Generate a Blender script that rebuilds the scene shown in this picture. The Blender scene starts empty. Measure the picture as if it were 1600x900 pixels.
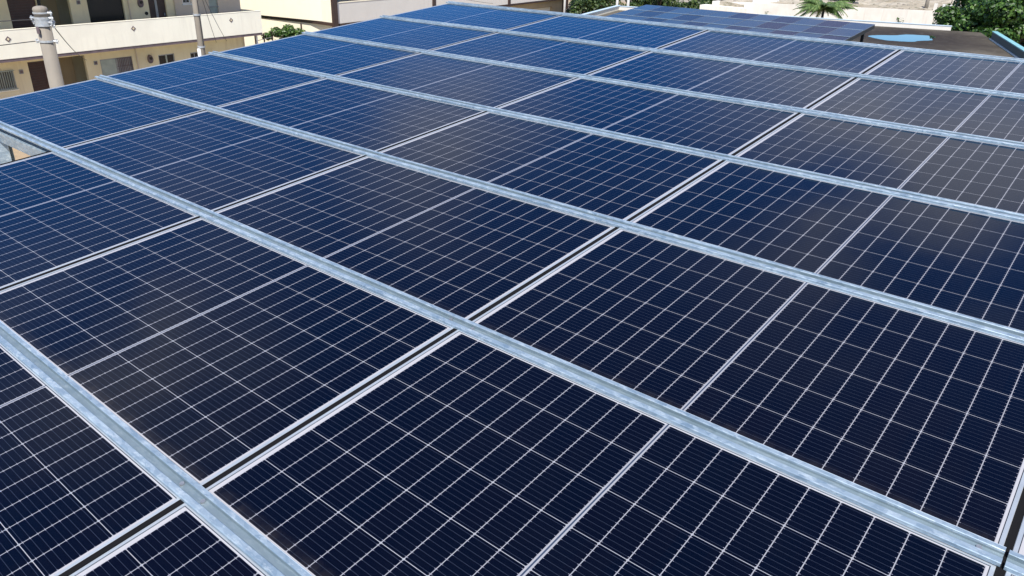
import bpy, bmesh, math, random
from mathutils import Vector, Matrix
R = math.radians
PI = math.pi
random.seed(7)
S = bpy.context.scene
COL = S.collection

# ------------------------------------------------------------------ camera
cam_d = bpy.data.cameras.new('camera')
cam = bpy.data.objects.new('camera', cam_d); COL.objects.link(cam)
right = Vector((0.76873571, 0.6390171, 0.02650575))
down = Vector((0.28827166, -0.30919954, -0.90625333))
fwd = Vector((-0.57091581, 0.70431015, -0.42190325))
m = Matrix((right, -down, -fwd)).transposed().to_4x4()
m.translation = Vector((1.71337, 0.34862, 8.0))
cam.matrix_world = m
cam_d.sensor_width = 36; cam_d.lens = 0.74079 * 36
cam_d.clip_start = 0.05; cam_d.clip_end = 3000
S.camera = cam

# ------------------------------------------------------------------ light
SUN_AZ = Vector((0.58, -0.81)).normalized()      # horizontal direction towards the sun
SUN_EL = R(56)
world = bpy.data.worlds.new('World'); S.world = world; world.use_nodes = True
wn = world.node_tree; wn.nodes.clear()
def wnode(t, **k):
    n = wn.nodes.new(t)
    for a, b in k.items(): setattr(n, a, b)
    return n
w_out = wnode('ShaderNodeOutputWorld'); w_bg = wnode('ShaderNodeBackground')
sky = wnode('ShaderNodeTexSky', sky_type='NISHITA')
sky.sun_disc = False; sky.sun_elevation = SUN_EL
sky.sun_rotation = math.atan2(SUN_AZ.x, SUN_AZ.y)
sky.air_density = 0.85; sky.dust_density = 0.0; sky.ozone_density = 4.5; sky.altitude = 50
hs = wnode('ShaderNodeHueSaturation'); hs.inputs['Saturation'].default_value = 1.3; hs.inputs['Hue'].default_value = 0.501
tc = wnode('ShaderNodeTexCoord')
nz = wnode('ShaderNodeTexNoise'); nz.inputs['Scale'].default_value = 3.2
nz.inputs['Detail'].default_value = 5; nz.inputs['Roughness'].default_value = 0.55
mp = wnode('ShaderNodeMapping'); mp.inputs['Scale'].default_value = (1, 1, 2.2)
wn.links.new(tc.outputs['Generated'], mp.inputs['Vector']); wn.links.new(mp.outputs['Vector'], nz.inputs['Vector'])
def wmath(op, a, b=None, c=None, clamp=False):
    n = wnode('ShaderNodeMath', operation=op); n.use_clamp = clamp
    for i, v in enumerate((a, b, c)):
        if v is None: continue
        if isinstance(v, (int, float)): n.inputs[i].default_value = v
        else: wn.links.new(v, n.inputs[i])
    return n.outputs[0]
# cloud banks standing in given parts of the sky: (compass deg cw from +Y, elevation deg, radius deg, density)
CLOUDS = [(-47, 22, 7, .55), (-12, 25, 12, 1.0), (-2, 27, 13, 1.3), (-75, 31, 8, .8), (-66, 24, 6, .25), (12, 24, 16, 1.2), (-20, 19, 7, .7), (-6, 18, 9, .6),
          (60, 30, 20, .8), (110, 25, 18, .8), (170, 35, 20, .8), (-130, 30, 18, .8), (-100, 55, 12, .5)]
tot = None
for az, el, rad, den in CLOUDS:
    d = Vector((math.sin(R(az)) * math.cos(R(el)), math.cos(R(az)) * math.cos(R(el)), math.sin(R(el))))
    v = wnode('ShaderNodeVectorMath', operation='DISTANCE')
    wn.links.new(tc.outputs['Generated'], v.inputs[0]); v.inputs[1].default_value = d
    q = wmath('MULTIPLY', v.outputs['Value'], 1 / (2 * math.sin(R(rad) / 2)))
    q = wmath('SUBTRACT', 1.5, q); q = wmath('MULTIPLY', q, den, clamp=True)
    tot = q if tot is None else wmath('MAXIMUM', tot, q)
nn_ = wmath('MULTIPLY_ADD', nz.outputs['Fac'], 5.0, -1.9, clamp=True)
fac = wmath('MULTIPLY', tot, nn_, clamp=True)
szw = wnode('ShaderNodeSeparateXYZ'); wn.links.new(tc.outputs['Generated'], szw.inputs[0])
fac = wmath('MULTIPLY', fac, wmath('MULTIPLY_ADD', szw.outputs[2], 7.0, -1.0, clamp=True), clamp=True)
cl = wnode('ShaderNodeMixRGB'); cl.inputs['Color2'].default_value = (6.3, 4.6, 4.6, 1)
wn.links.new(fac, cl.inputs['Fac'])
wn.links.new(sky.outputs['Color'], hs.inputs['Color']); wn.links.new(hs.outputs['Color'], cl.inputs['Color1'])
wn.links.new(cl.outputs['Color'], w_bg.inputs['Color']); w_bg.inputs['Strength'].default_value = 0.10
wn.links.new(w_bg.outputs[0], w_out.inputs[0])

sun_d = bpy.data.lights.new('sun', 'SUN'); sun_d.energy = 4.2; sun_d.angle = R(0.53); sun_d.color = (1.0, 0.955, 0.88)
sun = bpy.data.objects.new('sun', sun_d); COL.objects.link(sun)
sdir = Vector((SUN_AZ.x * math.cos(SUN_EL), SUN_AZ.y * math.cos(SUN_EL), math.sin(SUN_EL)))
sun.rotation_euler = sdir.to_track_quat('Z', 'Y').to_euler(); sun.location = (0, 0, 30)

S.view_settings.view_transform = 'Standard'; S.view_settings.look = 'None'
S.view_settings.exposure = 0.85; S.view_settings.gamma = 1
S.view_settings.use_curve_mapping = False
S.render.engine = 'CYCLES'

# ------------------------------------------------------------------ materials
class NT:
    def __init__(s, name):
        s.m = bpy.data.materials.new(name); s.m.use_nodes = True; s.t = s.m.node_tree; s.t.nodes.clear()
        s.out = s.t.nodes.new('ShaderNodeOutputMaterial')
    def n(s, t, **k):
        n = s.t.nodes.new(t)
        for a, b in k.items(): setattr(n, a, b)
        return n
    def put(s, sock, v):
        if isinstance(v, (int, float, tuple)):
            if isinstance(v, tuple) and len(v) == 3 and len(sock.default_value) == 4: v = v + (1,)
            sock.default_value = v
        else: s.t.links.new(v, sock)
    def math(s, op, a, b=None, c=None, clamp=False):
        n = s.n('ShaderNodeMath', operation=op); n.use_clamp = clamp
        for i, v in enumerate((a, b, c)):
            if v is not None: s.put(n.inputs[i], v)
        return n.outputs[0]
    def mix(s, f, a, b):
        n = s.n('ShaderNodeMixRGB'); s.put(n.inputs[0], f); s.put(n.inputs[1], a); s.put(n.inputs[2], b); return n.outputs[0]
    def obj(s, scale=(1, 1, 1)):
        t = s.n('ShaderNodeTexCoord'); mp = s.n('ShaderNodeMapping'); mp.inputs['Scale'].default_value = scale
        s.t.links.new(t.outputs['Object'], mp.inputs['Vector']); return mp.outputs['Vector']
    def noise(s, vec, scale, detail=4, rough=.55):
        n = s.n('ShaderNodeTexNoise'); s.put(n.inputs['Vector'], vec); n.inputs['Scale'].default_value = scale
        n.inputs['Detail'].default_value = detail; n.inputs['Roughness'].default_value = rough; return n.outputs['Fac']
    def ramp(s, f, *stops):
        n = s.n('ShaderNodeValToRGB'); s.put(n.inputs[0], f); e = n.color_ramp.elements
        while len(e) < len(stops): e.new(.5)
        for el, (p, c) in zip(e, stops):
            el.position = p; el.color = (c if isinstance(c, tuple) else (c, c, c)) + (1,)
        return n.outputs[0]
    def bsdf(s, col, rough=.6, metal=0, bump=None, bstr=.3, bdist=.01, **k):
        b = s.n('ShaderNodeBsdfPrincipled'); s.put(b.inputs['Base Color'], col); s.put(b.inputs['Roughness'], rough); s.put(b.inputs['Metallic'], metal)
        for a, v in k.items(): s.put(b.inputs[a.replace('_', ' ')], v)
        if bump is not None:
            u = s.n('ShaderNodeBump'); u.inputs['Strength'].default_value = bstr; u.inputs['Distance'].default_value = bdist
            s.put(u.inputs['Height'], bump); s.t.links.new(u.outputs[0], b.inputs['Normal'])
        s.t.links.new(b.outputs[0], s.out.inputs[0]); return b

def simple(name, c1, c2=None, scale=3, rough=.7, metal=0, bump=.2, bdist=.01, sc=(1, 1, 1), **k):
    t = NT(name); v = t.obj(sc); f = t.noise(v, scale, 6, .6)
    c2 = c2 or tuple(x * .8 for x in c1)
    col = t.mix(t.ramp(f, (.35, 0.), (.68, 1.)), c1, c2)
    t.bsdf(col, rough, metal, t.noise(v, scale * 8, 3), bump, bdist, **k); return t.m

def stained(name, base, stain, streak=.5, rough=.75):
    """painted render with vertical weather streaks and blotches"""
    t = NT(name); v = t.obj((1, 1, 1)); vs = t.obj((2.2, 2.2, .18))
    a = t.ramp(t.noise(vs, 2.2, 6, .65), (.48, 0.), (.78, 1.)); b = t.ramp(t.noise(v, .7, 5, .6), (.45, 0.), (.8, 1.))
    f = t.math('MULTIPLY', t.math('MAXIMUM', a, b), streak)
    fine = t.noise(v, 30, 3)
    col = t.mix(f, base, stain)
    col = t.mix(t.math('MULTIPLY', fine, .15), col, tuple(x * .7 for x in base))
    t.bsdf(col, rough, 0, fine, .15, .004); return t.m

def cell_material(name, nx, pu, cg, ny, pv, seed_mix=.55, tintA=(.0003, .0014, .0068), tintB=(.0024, .0018, .0054), line=.34, ior=1.365, far=False, tintg=(.50, .76, .96)):
    """solar laminate: half cells in a grid, ribbons, white gaps, under anti-reflective glass"""
    t = NT(name); tcn = t.n('ShaderNodeTexCoord'); sp = t.n('ShaderNodeSeparateXYZ'); t.t.links.new(tcn.outputs['Object'], sp.inputs[0])
    x, y = sp.outputs[0], sp.outputs[1]
    M_ = t.math
    xs_ = M_('SUBTRACT', x, 0 if far else .0042); axr = M_('ABSOLUTE', x); ax = M_('ABSOLUTE', xs_); xc = M_('SUBTRACT', ax, cg); yc = M_('ADD', y, ny * pv / 2)
    du = M_('PINGPONG', xc, pu / 2); dv = M_('PINGPONG', yc, pv / 2)
    lu = M_('LESS_THAN', du, .00125); lv = M_('LESS_THAN', dv, .00095)
    chamf = M_('LESS_THAN', M_('ADD', du, dv), .0052)
    outx = M_('GREATER_THAN', ax, cg + nx * pu); outy = M_('GREATER_THAN', M_('ABSOLUTE', y), ny * pv / 2)
    mid = M_('LESS_THAN', ax, cg)
    white = lu
    for o in (lv, chamf, outx, outy, mid): white = M_('MAXIMUM', white, o)
    bp = pv / 9
    db = M_('PINGPONG', M_('ADD', M_('SUBTRACT', yc, bp / 2), pv * 10), bp / 2)
    near = M_('LESS_THAN', du, .0054)
    bus = M_('LESS_THAN', db, M_('MULTIPLY_ADD', near, .0003, .00042))
    i = M_('FLOOR', M_('DIVIDE', M_('ADD', x, 5), pu)); j = M_('FLOOR', M_('DIVIDE', yc, pv))
    cmb = t.n('ShaderNodeCombineXYZ'); t.put(cmb.inputs[0], i); t.put(cmb.inputs[1], j)
    oi = t.n('ShaderNodeObjectInfo'); t.put(cmb.inputs[2], M_('MULTIPLY', oi.outputs['Random'], 91.7))
    wn_ = t.n('ShaderNodeTexWhiteNoise'); t.put(wn_.inputs['Vector'], cmb.outputs[0])
    var = M_('ADD', M_('MULTIPLY', wn_.outputs['Value'], .45), M_('MULTIPLY', oi.outputs['Random'], .55))
    var = M_('MULTIPLY', var, seed_mix)
    cell = t.mix(var, tintA, tintB)
    fing = M_('PINGPONG', x, .00075)       # hair-fine printed fingers
    cell = t.mix(M_('MULTIPLY', M_('LESS_THAN', fing, .00008), .25), cell, (.03, .035, .05))
    buscol = t.mix(near, (.030, .038, .058), (.21, .21, .26))
    col = t.mix(bus, cell, buscol)
    col = t.mix(white, col, t.mix(M_('MAXIMUM', outx, outy), (line * .74, line * .76, line * .84), (line * 1.0, line * 1.0, line * 1.06)))
    strip = M_('LESS_THAN', M_('ABSOLUTE', M_('SUBTRACT', ax, .0)), .0024)
    col = t.mix(strip, col, (.03, .045, .08))
    if not far:
        rim = M_('MAXIMUM', M_('GREATER_THAN', axr, HX - LIP - .0022), M_('GREATER_THAN', M_('ABSOLUTE', y), HY - LIP - .0022))
        col = t.mix(rim, col, (.03, .035, .045))
    wob = t.obj((1, 1, 1))
    dust = t.noise(wob, 2.6, 6, .7)
    # dirt film: grey dust, thicker along one edge
    col = t.mix(M_('MULTIPLY', t.ramp(dust, (.45, 0.), (.8, 1.)), .003), col, (.45, .42, .38))
    if not far:
        eg = M_('MULTIPLY', t.ramp(M_('DIVIDE', M_('ADD', y, HY), .06), (0., 1.), (1., 0.)), M_('MULTIPLY_ADD', t.noise(t.obj((1, .3, 1)), 22, 5, .7), 1.6, -.45, clamp=True))
        col = t.mix(M_('MULTIPLY', eg, .11), col, (.36, .31, .25))
        spots = t.n('ShaderNodeTexVoronoi'); t.put(spots.inputs['Vector'], t.obj()); spots.inputs['Scale'].default_value = 9
        sd = M_('MULTIPLY', M_('LESS_THAN', spots.outputs['Distance'], .045), M_('GREATER_THAN', t.noise(t.obj(), 1.7, 2), .60))
        col = t.mix(M_('MULTIPLY', sd, .10), col, (.4, .38, .34))
    dif = t.n('ShaderNodeBsdfDiffuse'); t.put(dif.inputs['Color'], col)
    gl = t.n('ShaderNodeBsdfGlossy'); gl.inputs['Color'].default_value = tintg + (1,)
    t.put(gl.inputs['Roughness'], t.math('MULTIPLY_ADD', dust, .05, .05))
    fr = t.n('ShaderNodeFresnel'); fr.inputs['IOR'].default_value = ior
    bm = t.n('ShaderNodeBump'); bm.inputs['Strength'].default_value = .08; bm.inputs['Distance'].default_value = .004
    t.put(bm.inputs['Height'], t.noise(wob, 5, 2)); t.t.links.new(bm.outputs[0], gl.inputs['Normal'])
    mx = t.n('ShaderNodeMixShader'); t.put(mx.inputs[0], M_('MAXIMUM', M_('SUBTRACT', fr.outputs[0], .013), .004)); t.t.links.new(dif.outputs[0], mx.inputs[1]); t.t.links.new(gl.outputs[0], mx.inputs[2])
    t.t.links.new(mx.outputs[0], t.out.inputs[0]); return t.m

M = {}
HX, HY, TK, LIP = .875, .522, .035, .0105
PU, PV, CG = .0845, .1683, .0068
M['cells'] = cell_material('solar_cells', 10, PU, CG, 6, PV)
M['alu'] = simple('anodised_aluminium', (.40, .44, .48), (.33, .37, .41), 9, .38, .35, .08, .002)
def galv(rail=False):
    t = NT('galvanised_rail' if rail else 'galvanised_steel'); v = t.obj((1, 1, 1)); vl = t.obj((.35, 1, 1))
    vo = t.n('ShaderNodeTexVoronoi'); t.put(vo.inputs['Vector'], t.obj((.45, 1, 1))); vo.inputs['Scale'].default_value = 75
    g = t.n('ShaderNodeSeparateColor'); t.put(g.inputs[0], vo.outputs['Color'])
    big = t.ramp(t.noise(vl, 11, 6, .7), (.38, 0.), (.66, 1.))
    f = t.math('ADD', t.math('MULTIPLY', g.outputs[0], .55), t.math('MULTIPLY', big, .45))
    col = t.mix(f, (.17, .25, .33), (.38, .47, .54))
    white = t.ramp(t.noise(vl, 55, 6, .8), (.52, 0.), (.60, 1.))
    col = t.mix(t.math('MULTIPLY', white, .36), col, (.70, .77, .78))
    if rail:      # shade in the trough painted as a darker tone, upper lip painted brighter
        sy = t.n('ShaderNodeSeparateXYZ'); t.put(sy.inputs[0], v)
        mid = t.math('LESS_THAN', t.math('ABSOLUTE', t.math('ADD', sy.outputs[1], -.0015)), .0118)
        trough_shade = t.math('MULTIPLY_ADD', t.noise(t.obj((.5, 3, 1)), 14, 5, .7), .9, .30, clamp=True)
        col = t.mix(t.math('MULTIPLY', mid, trough_shade), col, (.17, .225, .25))
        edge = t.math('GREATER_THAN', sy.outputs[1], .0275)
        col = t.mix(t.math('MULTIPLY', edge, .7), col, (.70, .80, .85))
    t.bsdf(col, t.math('MULTIPLY_ADD', g.outputs[1], .2, .32), .45, t.noise(v, 60, 3), .25, .002); return t.m
M['galv'] = galv()
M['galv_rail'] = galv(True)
M['bolt'] = simple('zinc_bolt', (.42, .44, .46), None, 20, .4, .7)
M['dark'] = simple('dark_plastic', (.02, .02, .022), None, 10, .5)
M['gap_black'] = simple('gap_shade_black', (.006, .006, .007), None, 10, .9, 0, .1, .001, Specular_IOR_Level=.15)  # near-black of the added gap strips, in place of shade
M['backsheet'] = simple('white_backsheet', (.7, .7, .7), None, 4, .6)

# ------------------------------------------------------------------ helpers
def link(o, parent=None):
    COL.objects.link(o)
    if parent: o.parent = parent
    return o
def obj(name, bm, mat, parent=None, smooth=False):
    me = bpy.data.meshes.new(name); bmesh.ops.recalc_face_normals(bm, faces=bm.faces[:]); bm.to_mesh(me); bm.free()
    if smooth:
        for p in me.polygons: p.use_smooth = True
    me.materials.append(mat)
    return link(bpy.data.objects.new(name, me), parent)
def tag(o, label, cat, group=None):
    o['label'] = label; o['category'] = cat
    if group: o['group'] = group
    return o
def empty(name, loc, rot=(0, 0, 0), label=None, cat=None, group=None):
    o = bpy.data.objects.new(name, None); o.empty_display_size = .2; COL.objects.link(o)
    o.location = loc; o.rotation_euler = rot
    if label: tag(o, label, cat, group)
    return o
def dup(root, loc=None, rot=None, label=None, group=None, cat=None):
    r = root.copy(); COL.objects.link(r)
    if loc is not None: r.location = loc
    if rot is not None: r.rotation_euler = rot
    if label: r['label'] = label
    if group: r['group'] = group
    for ch in list(root.children):
        c = ch.copy(); COL.objects.link(c); c.parent = r
        for g in list(ch.children):
            d = g.copy(); COL.objects.link(d); d.parent = c
    return r
def NB(): return bmesh.new()
def box(bm, x0, x1, y0, y1, z0, z1):
    v = [bm.verts.new(p) for p in ((x0,y0,z0),(x1,y0,z0),(x1,y1,z0),(x0,y1,z0),(x0,y0,z1),(x1,y0,z1),(x1,y1,z1),(x0,y1,z1))]
    for f in ((0,1,2,3),(4,5,6,7),(0,1,5,4),(1,2,6,5),(2,3,7,6),(3,0,4,7)): bm.faces.new([v[i] for i in f])
    return bm
def boxo(name, x0, x1, y0, y1, z0, z1, mat, parent=None, bevel=0):
    bm = NB(); box(bm, x0, x1, y0, y1, z0, z1)
    if bevel: bmesh.ops.bevel(bm, geom=bm.edges[:], offset=bevel, segments=1, affect='EDGES')
    return obj(name, bm, mat, parent)
def prism(bm, pts, z0, z1):
    a = [bm.verts.new((x, y, z0)) for x, y in pts]
    b = [bm.verts.new((p[0], p[1], z1 if not callable(z1) else z1(*p))) for p in pts]
    bm.faces.new(a); bm.faces.new(b)
    for i in range(len(pts)):
        j = (i + 1) % len(pts); bm.faces.new((a[i], a[j], b[j], b[i]))
    return bm
def extrude_profile(bm, prof, x0, x1, steps=1):
    """closed (y,z) profile swept along x"""
    rings = []
    for k in range(steps + 1):
        x = x0 + (x1 - x0) * k / steps
        rings.append([bm.verts.new((x, y, z)) for y, z in prof])
    n = len(prof)
    for a, b in zip(rings, rings[1:]):
        for i in range(n):
            j = (i + 1) % n; bm.faces.new((a[i], a[j], b[j], b[i]))
    bm.faces.new(rings[0]); bm.faces.new(rings[-1]); return bm
def cyl(bm, p0, p1, r0, r1=None, seg=12, cap=True):
    p0 = Vector(p0); p1 = Vector(p1); r1 = r0 if r1 is None else r1
    d = (p1 - p0).normalized(); a = d.orthogonal().normalized(); b = d.cross(a)
    A = [bm.verts.new(p0 + (a * math.cos(t) + b * math.sin(t)) * r0) for t in [2 * PI * i / seg for i in range(seg)]]
    B = [bm.verts.new(p1 + (a * math.cos(t) + b * math.sin(t)) * r1) for t in [2 * PI * i / seg for i in range(seg)]]
    for i in range(seg):
        j = (i + 1) % seg; bm.faces.new((A[i], A[j], B[j], B[i]))
    if cap: bm.faces.new(A[::-1]); bm.faces.new(B)
    return bm
def lathe(bm, prof, seg=24, c=(0, 0)):
    rings = [[bm.verts.new((c[0] + r * math.cos(2*PI*i/seg), c[1] + r * math.sin(2*PI*i/seg), z)) for i in range(seg)] for r, z in prof]
    for a, b in zip(rings, rings[1:]):
        for i in range(seg):
            j = (i + 1) % seg; bm.faces.new((a[i], a[j], b[j], b[i]))
    bm.faces.new(rings[0][::-1]); bm.faces.new(rings[-1]); return bm
def tube(bm, pts, r, seg=6):
    for a, b in zip(pts, pts[1:]): cyl(bm, a, b, r, r, seg)
    return bm

# ------------------------------------------------------------------ ground
def ground_mat():
    t = NT('sandy_soil'); v = t.obj()
    a = t.noise(v, .08, 6, .6); b = t.noise(v, 1.4, 6, .65); c = t.noise(v, 14, 4)
    col = t.mix(t.ramp(a, (.4, 0.), (.6, 1.)), (.34, .235, .13), (.30, .27, .22))
    col = t.mix(t.math('MULTIPLY', t.ramp(b, (.42, 0.), (.7, 1.)), .6), col, (.16, .12, .07))
    t.bsdf(col, .95, 0, c, .5, .03); return t.m
M['soil'] = ground_mat()
bm = NB(); bm.faces.new([bm.verts.new(p) for p in ((-900,-400,0),(900,-400,0),(900,1400,0),(-900,1400,0))])
g = obj('ground', bm, M['soil']); g['kind'] = 'structure'

def slope_mat():
    t = NT('dirt_slope'); v = t.obj()
    a = t.noise(v, .35, 6, .65); b = t.noise(v, 2.2, 6, .7)
    col = t.mix(t.ramp(a, (.40, 0.), (.62, 1.)), (.40, .36, .29), (.25, .21, .15))
    col = t.mix(t.math('MULTIPLY', t.ramp(b, (.52, 0.), (.66, 1.)), .7), col, (.08, .085, .035))
    t.bsdf(col, .95, 0, b, .8, .15); return t.m
M['slope'] = slope_mat()
# raised lot behind the white retaining wall, rising away from it
bm = NB(); nx, ny = 40, 34
rng = random.Random(3); vs = {}
for i in range(nx + 1):
    for j in range(ny + 1):
        x = -26.5 + 17.2 * i / nx; y = 60.25 + 36 * (j / ny) ** 1.3
        z = 3.62 + (x + 24) * .028 + (y - 60.2) * .075 + .12 * math.sin(x * 1.3 + y * .7) + rng.uniform(-.05, .05) * (j > 0)
        vs[i, j] = bm.verts.new((x, y, z))
for i in range(nx):
    for j in range(ny): bm.faces.new((vs[i,j], vs[i+1,j], vs[i+1,j+1], vs[i,j+1]))
for edge in ([(i, 0) for i in range(nx + 1)], [(nx, j) for j in range(ny + 1)], [(i, ny) for i in range(nx, -1, -1)], [(0, j) for j in range(ny, -1, -1)]):
    low = [bm.verts.new((vs[k].co.x, vs[k].co.y, -.3)) for k in edge]
    for a in range(len(edge) - 1): bm.faces.new((low[a], low[a+1], vs[edge[a+1]], vs[edge[a]]))
t_ = obj('hillside', bm, M['slope'], smooth=False); t_['kind'] = 'structure'

# ------------------------------------------------------------------ main array
TH = R(5.6)
LP, WP, Z0 = 1.7699, 1.09, 6.46735
def P(u, v, n=0):
    return Vector((u, v * math.cos(TH) - n * math.sin(TH), Z0 + v * math.sin(TH) + n * math.cos(TH)))
HX, HY, TK, LIP = .875, .522, .035, .0105

def make_panel(name, label, group, hx, hy, lip, tk, matc, matf, jb=True):
    root = empty(name, (0, 0, 0), (0, 0, 0), label, 'solar panel', group)
    bm = NB()       # frame: four mitred hollow rails as one ring, top 1.5 mm above the glass
    o = [(-hx,-hy),(hx,-hy),(hx,hy),(-hx,hy)]; i_ = [(-hx+lip,-hy+lip),(hx-lip,-hy+lip),(hx-lip,hy-lip),(-hx+lip,hy-lip)]
    fl = [(-hx+.028,-hy+.028),(hx-.028,-hy+.028),(hx-.028,hy-.028),(-hx+.028,hy-.028)]
    e = .0012
    ring = lambda pts, z: [bm.verts.new((x, y, z)) for x, y in pts]
    oe = [(x - math.copysign(e, x), y - math.copysign(e, y)) for x, y in o]
    loops = [ring(i_, -.0035), ring(i_, 0), ring(oe, 0), ring(o, -e), ring(o, -tk), ring(fl, -tk), ring(fl, -tk + .002), ring(i_, -tk + .002)]
    loops.append(loops[0])
    for a, b in zip(loops, loops[1:]):
        for k in range(4):
            l = (k + 1) % 4; bm.faces.new((a[k], a[l], b[l], b[k]))
    obj('frame', bm, matf, root)
    bm = NB(); box(bm, -hx + lip - .002, hx - lip + .002, -hy + lip - .002, hy - lip + .002, -.007, -.0018)
    obj('glass', bm, matc, root)
    if jb:
        bm = NB()
        box(bm, -.05, .05, -.045, .045, -.028, -.008)
        obj('junction_box', bm, M['dark'], root)
    return root

ROWN = {6: 'farthest row', 5: 'second farthest row', 4: 'third farthest row', 3: 'fourth farthest row',
        2: 'third nearest row', 1: 'second nearest row', 0: 'nearest row'}
COLN = {-3: 'leftmost column', -2: 'second column from left', -1: 'third column from left',
        0: 'fourth column from left', 1: 'rightmost column'}
def look(c, r):
    if c == 1: return 'navy solar panel half cut off'
    if r >= 5 and c <= -1: return 'bright blue solar panel reflecting the sky'
    if r >= 3 and c <= -2: return 'mid blue solar panel'
    if r >= 3 and c == 0: return 'grey-blue solar panel reflecting thin cloud'
    if (r, c) in ((1, -1), (3, -1), (1, -2)): return 'brownish navy solar panel'
    return 'dark navy solar panel'
proto = None
for r in range(6, -1, -1):
    for c in (-3, -2, -1, 0, 1):
        if (r, c) in ((1, -3), (0, -3), (0, -2)): continue
        lab = '%s, %s, %s' % (look(c, r), ROWN[r], COLN[c])
        loc = P((c + .5) * LP, (r + .5) * WP, random.uniform(-.0008, .0008))
        rot = (TH + R(random.uniform(-.10, .10)), R(random.uniform(-.10, .10)), R(random.uniform(-.03, .03)))
        if proto is None:
            proto = make_panel('solar_panel', lab, 'large solar panels of the near array', HX, HY, LIP, TK, M['cells'], M['alu']); o = proto
            o.location = loc; o.rotation_euler = rot
        else: o = dup(proto, loc, rot, lab)

# added black strips standing in for shade in the gaps between neighbouring columns
for c in (-2, -1, 0, 1):
    v0 = {-2: 1, -1: 0, 0: 0, 1: 0}[c] * WP + .03; v1 = 7 * WP - .03
    bm = NB(); extrude_profile(bm, [(-.0094, -.013), (.0094, -.013), (.0094, .0002), (.004, -.0006), (-.004, -.0006), (-.0094, .0002)], v0 - (v0+v1)/2, v1 - (v0+v1)/2, 6)
    o = obj('gap_shade_strip', bm, M['gap_black']); o.matrix_world = Matrix.Translation(P(c * LP, (v0+v1)/2)) @ Matrix.Rotation(TH, 4, 'X') @ Matrix.Rotation(R(-90), 4, 'Z')
    tag(o, {-2: 'black seal added to darken the thin gap between the two leftmost panel columns', -1: 'black seal added to darken the gap between second and third panel columns from the left',
            0: 'black seal added to darken the wide bright-edged gap running through the middle of the array', 1: 'black seal added to darken the gap at the lower right corner'}[c], 'filler', 'black fillers between panel columns')

# galvanised cover rails along the row joints
RH = .030
def rail_profile():
    z = .0012; t = .002
    return [(-RH, z), (RH, z), (RH, z + .0125), (RH - .0015, z + .0145), (RH - .0150, z + .0145), (RH - .0165, z + .0130), (RH - .0185, z + .0028),
            (-.0075, z + .0016), (-.0095, z + .0030), (-.0110, z + .0120), (-.0125, z + .0132), (-RH + .0015, z + .0122), (-RH, z + .0105)]
def make_rail(u0, u1, v, label):
    bm = NB(); extrude_profile(bm, rail_profile(), u0 - (u0 + u1) / 2, u1 - (u0 + u1) / 2, int((u1 - u0) * 3) + 1)
    rng = random.Random(int(v * 10) + 5)
    for w in bm.verts: w.co.z += .0007 * math.sin(w.co.x * 5.1 + v) ; w.co.y += .0009 * math.sin(w.co.x * 2.3 + v * 3)
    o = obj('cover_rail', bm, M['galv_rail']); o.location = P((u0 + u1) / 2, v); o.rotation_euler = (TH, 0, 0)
    tag(o, label, 'rail', 'galvanised rails over the panel joints')
    k = math.ceil(u0 / LP - .01)
    while k * LP <= u1 + .02:
        for s in (-.055, .055):
            x = k * LP + s
            if u0 + .02 < x < u1 - .02:
                b = NB(); cyl(b, (x - (u0+u1)/2, .002, .0028), (x - (u0+u1)/2, .002, .0085), .0085, .0075, 6)
                obj('bolt', b, M['bolt'], o)
        k += 1
    return o
LEFTU = {1: -2, 2: -3, 3: -3, 4: -3, 5: -3, 6: -3, 7: -3}
for r in range(1, 8):
    nm = {7: 'thin galvanised rail closing the far edge of the near solar array', 6: 'pale galvanised rail between the two farthest panel rows',
          5: 'galvanised rail between the second and third panel rows from the far edge', 4: 'galvanised rail between the third and fourth panel rows from the far edge',
          3: 'galvanised rail between the fourth and fifth panel rows from the far edge', 2: 'long galvanised rail from the open gap at left to the lower right corner',
          1: 'nearest and widest galvanised rail, mottled, crossing the lower left corner'}[r]
    make_rail(LEFTU[r] * LP - .02, LP - .004, r * WP, nm)
    if r == 2: make_rail(LP + .004, 2 * LP, r * WP, 'short galvanised rail end in the lower right corner past the joint')

# steelwork below
def cprof(h, w, t=.0035):
    return [(-w/2, 0), (w/2, 0), (w/2, -t), (-w/2 + t, -t), (-w/2 + t, -h + t), (w/2, -h + t), (w/2, -h), (-w/2, -h)]
for r in range(0, 8):
    bm = NB(); u0 = {0: -1, 1: -2}.get(r, -3) * LP; u1 = 2 * LP
    extrude_profile(bm, cprof(.075, .06), u0 - (u0+u1)/2, u1 - (u0+u1)/2)
    o = obj('purlin', bm, M['galv']); o.location = P((u0+u1)/2, r * WP, -TK - .003); o.rotation_euler = (TH, 0, 0)
    tag(o, 'pale steel purlin seen in the open gap at the left margin' if r == 2 else 'steel purlin hidden under the row joint number %d from the near end' % r, 'beam', 'purlins under the panels')
def beam_I(bm, x0, x1, h, w, t=.006):
    extrude_profile(bm, [(-w/2,0),(w/2,0),(w/2,-t),(t/2,-t),(t/2,-h+t),(w/2,-h+t),(w/2,-h),(-w/2,-h),(-w/2,-h+t),(-t/2,-h+t),(-t/2,-t),(-w/2,-t)], x0, x1)
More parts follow.
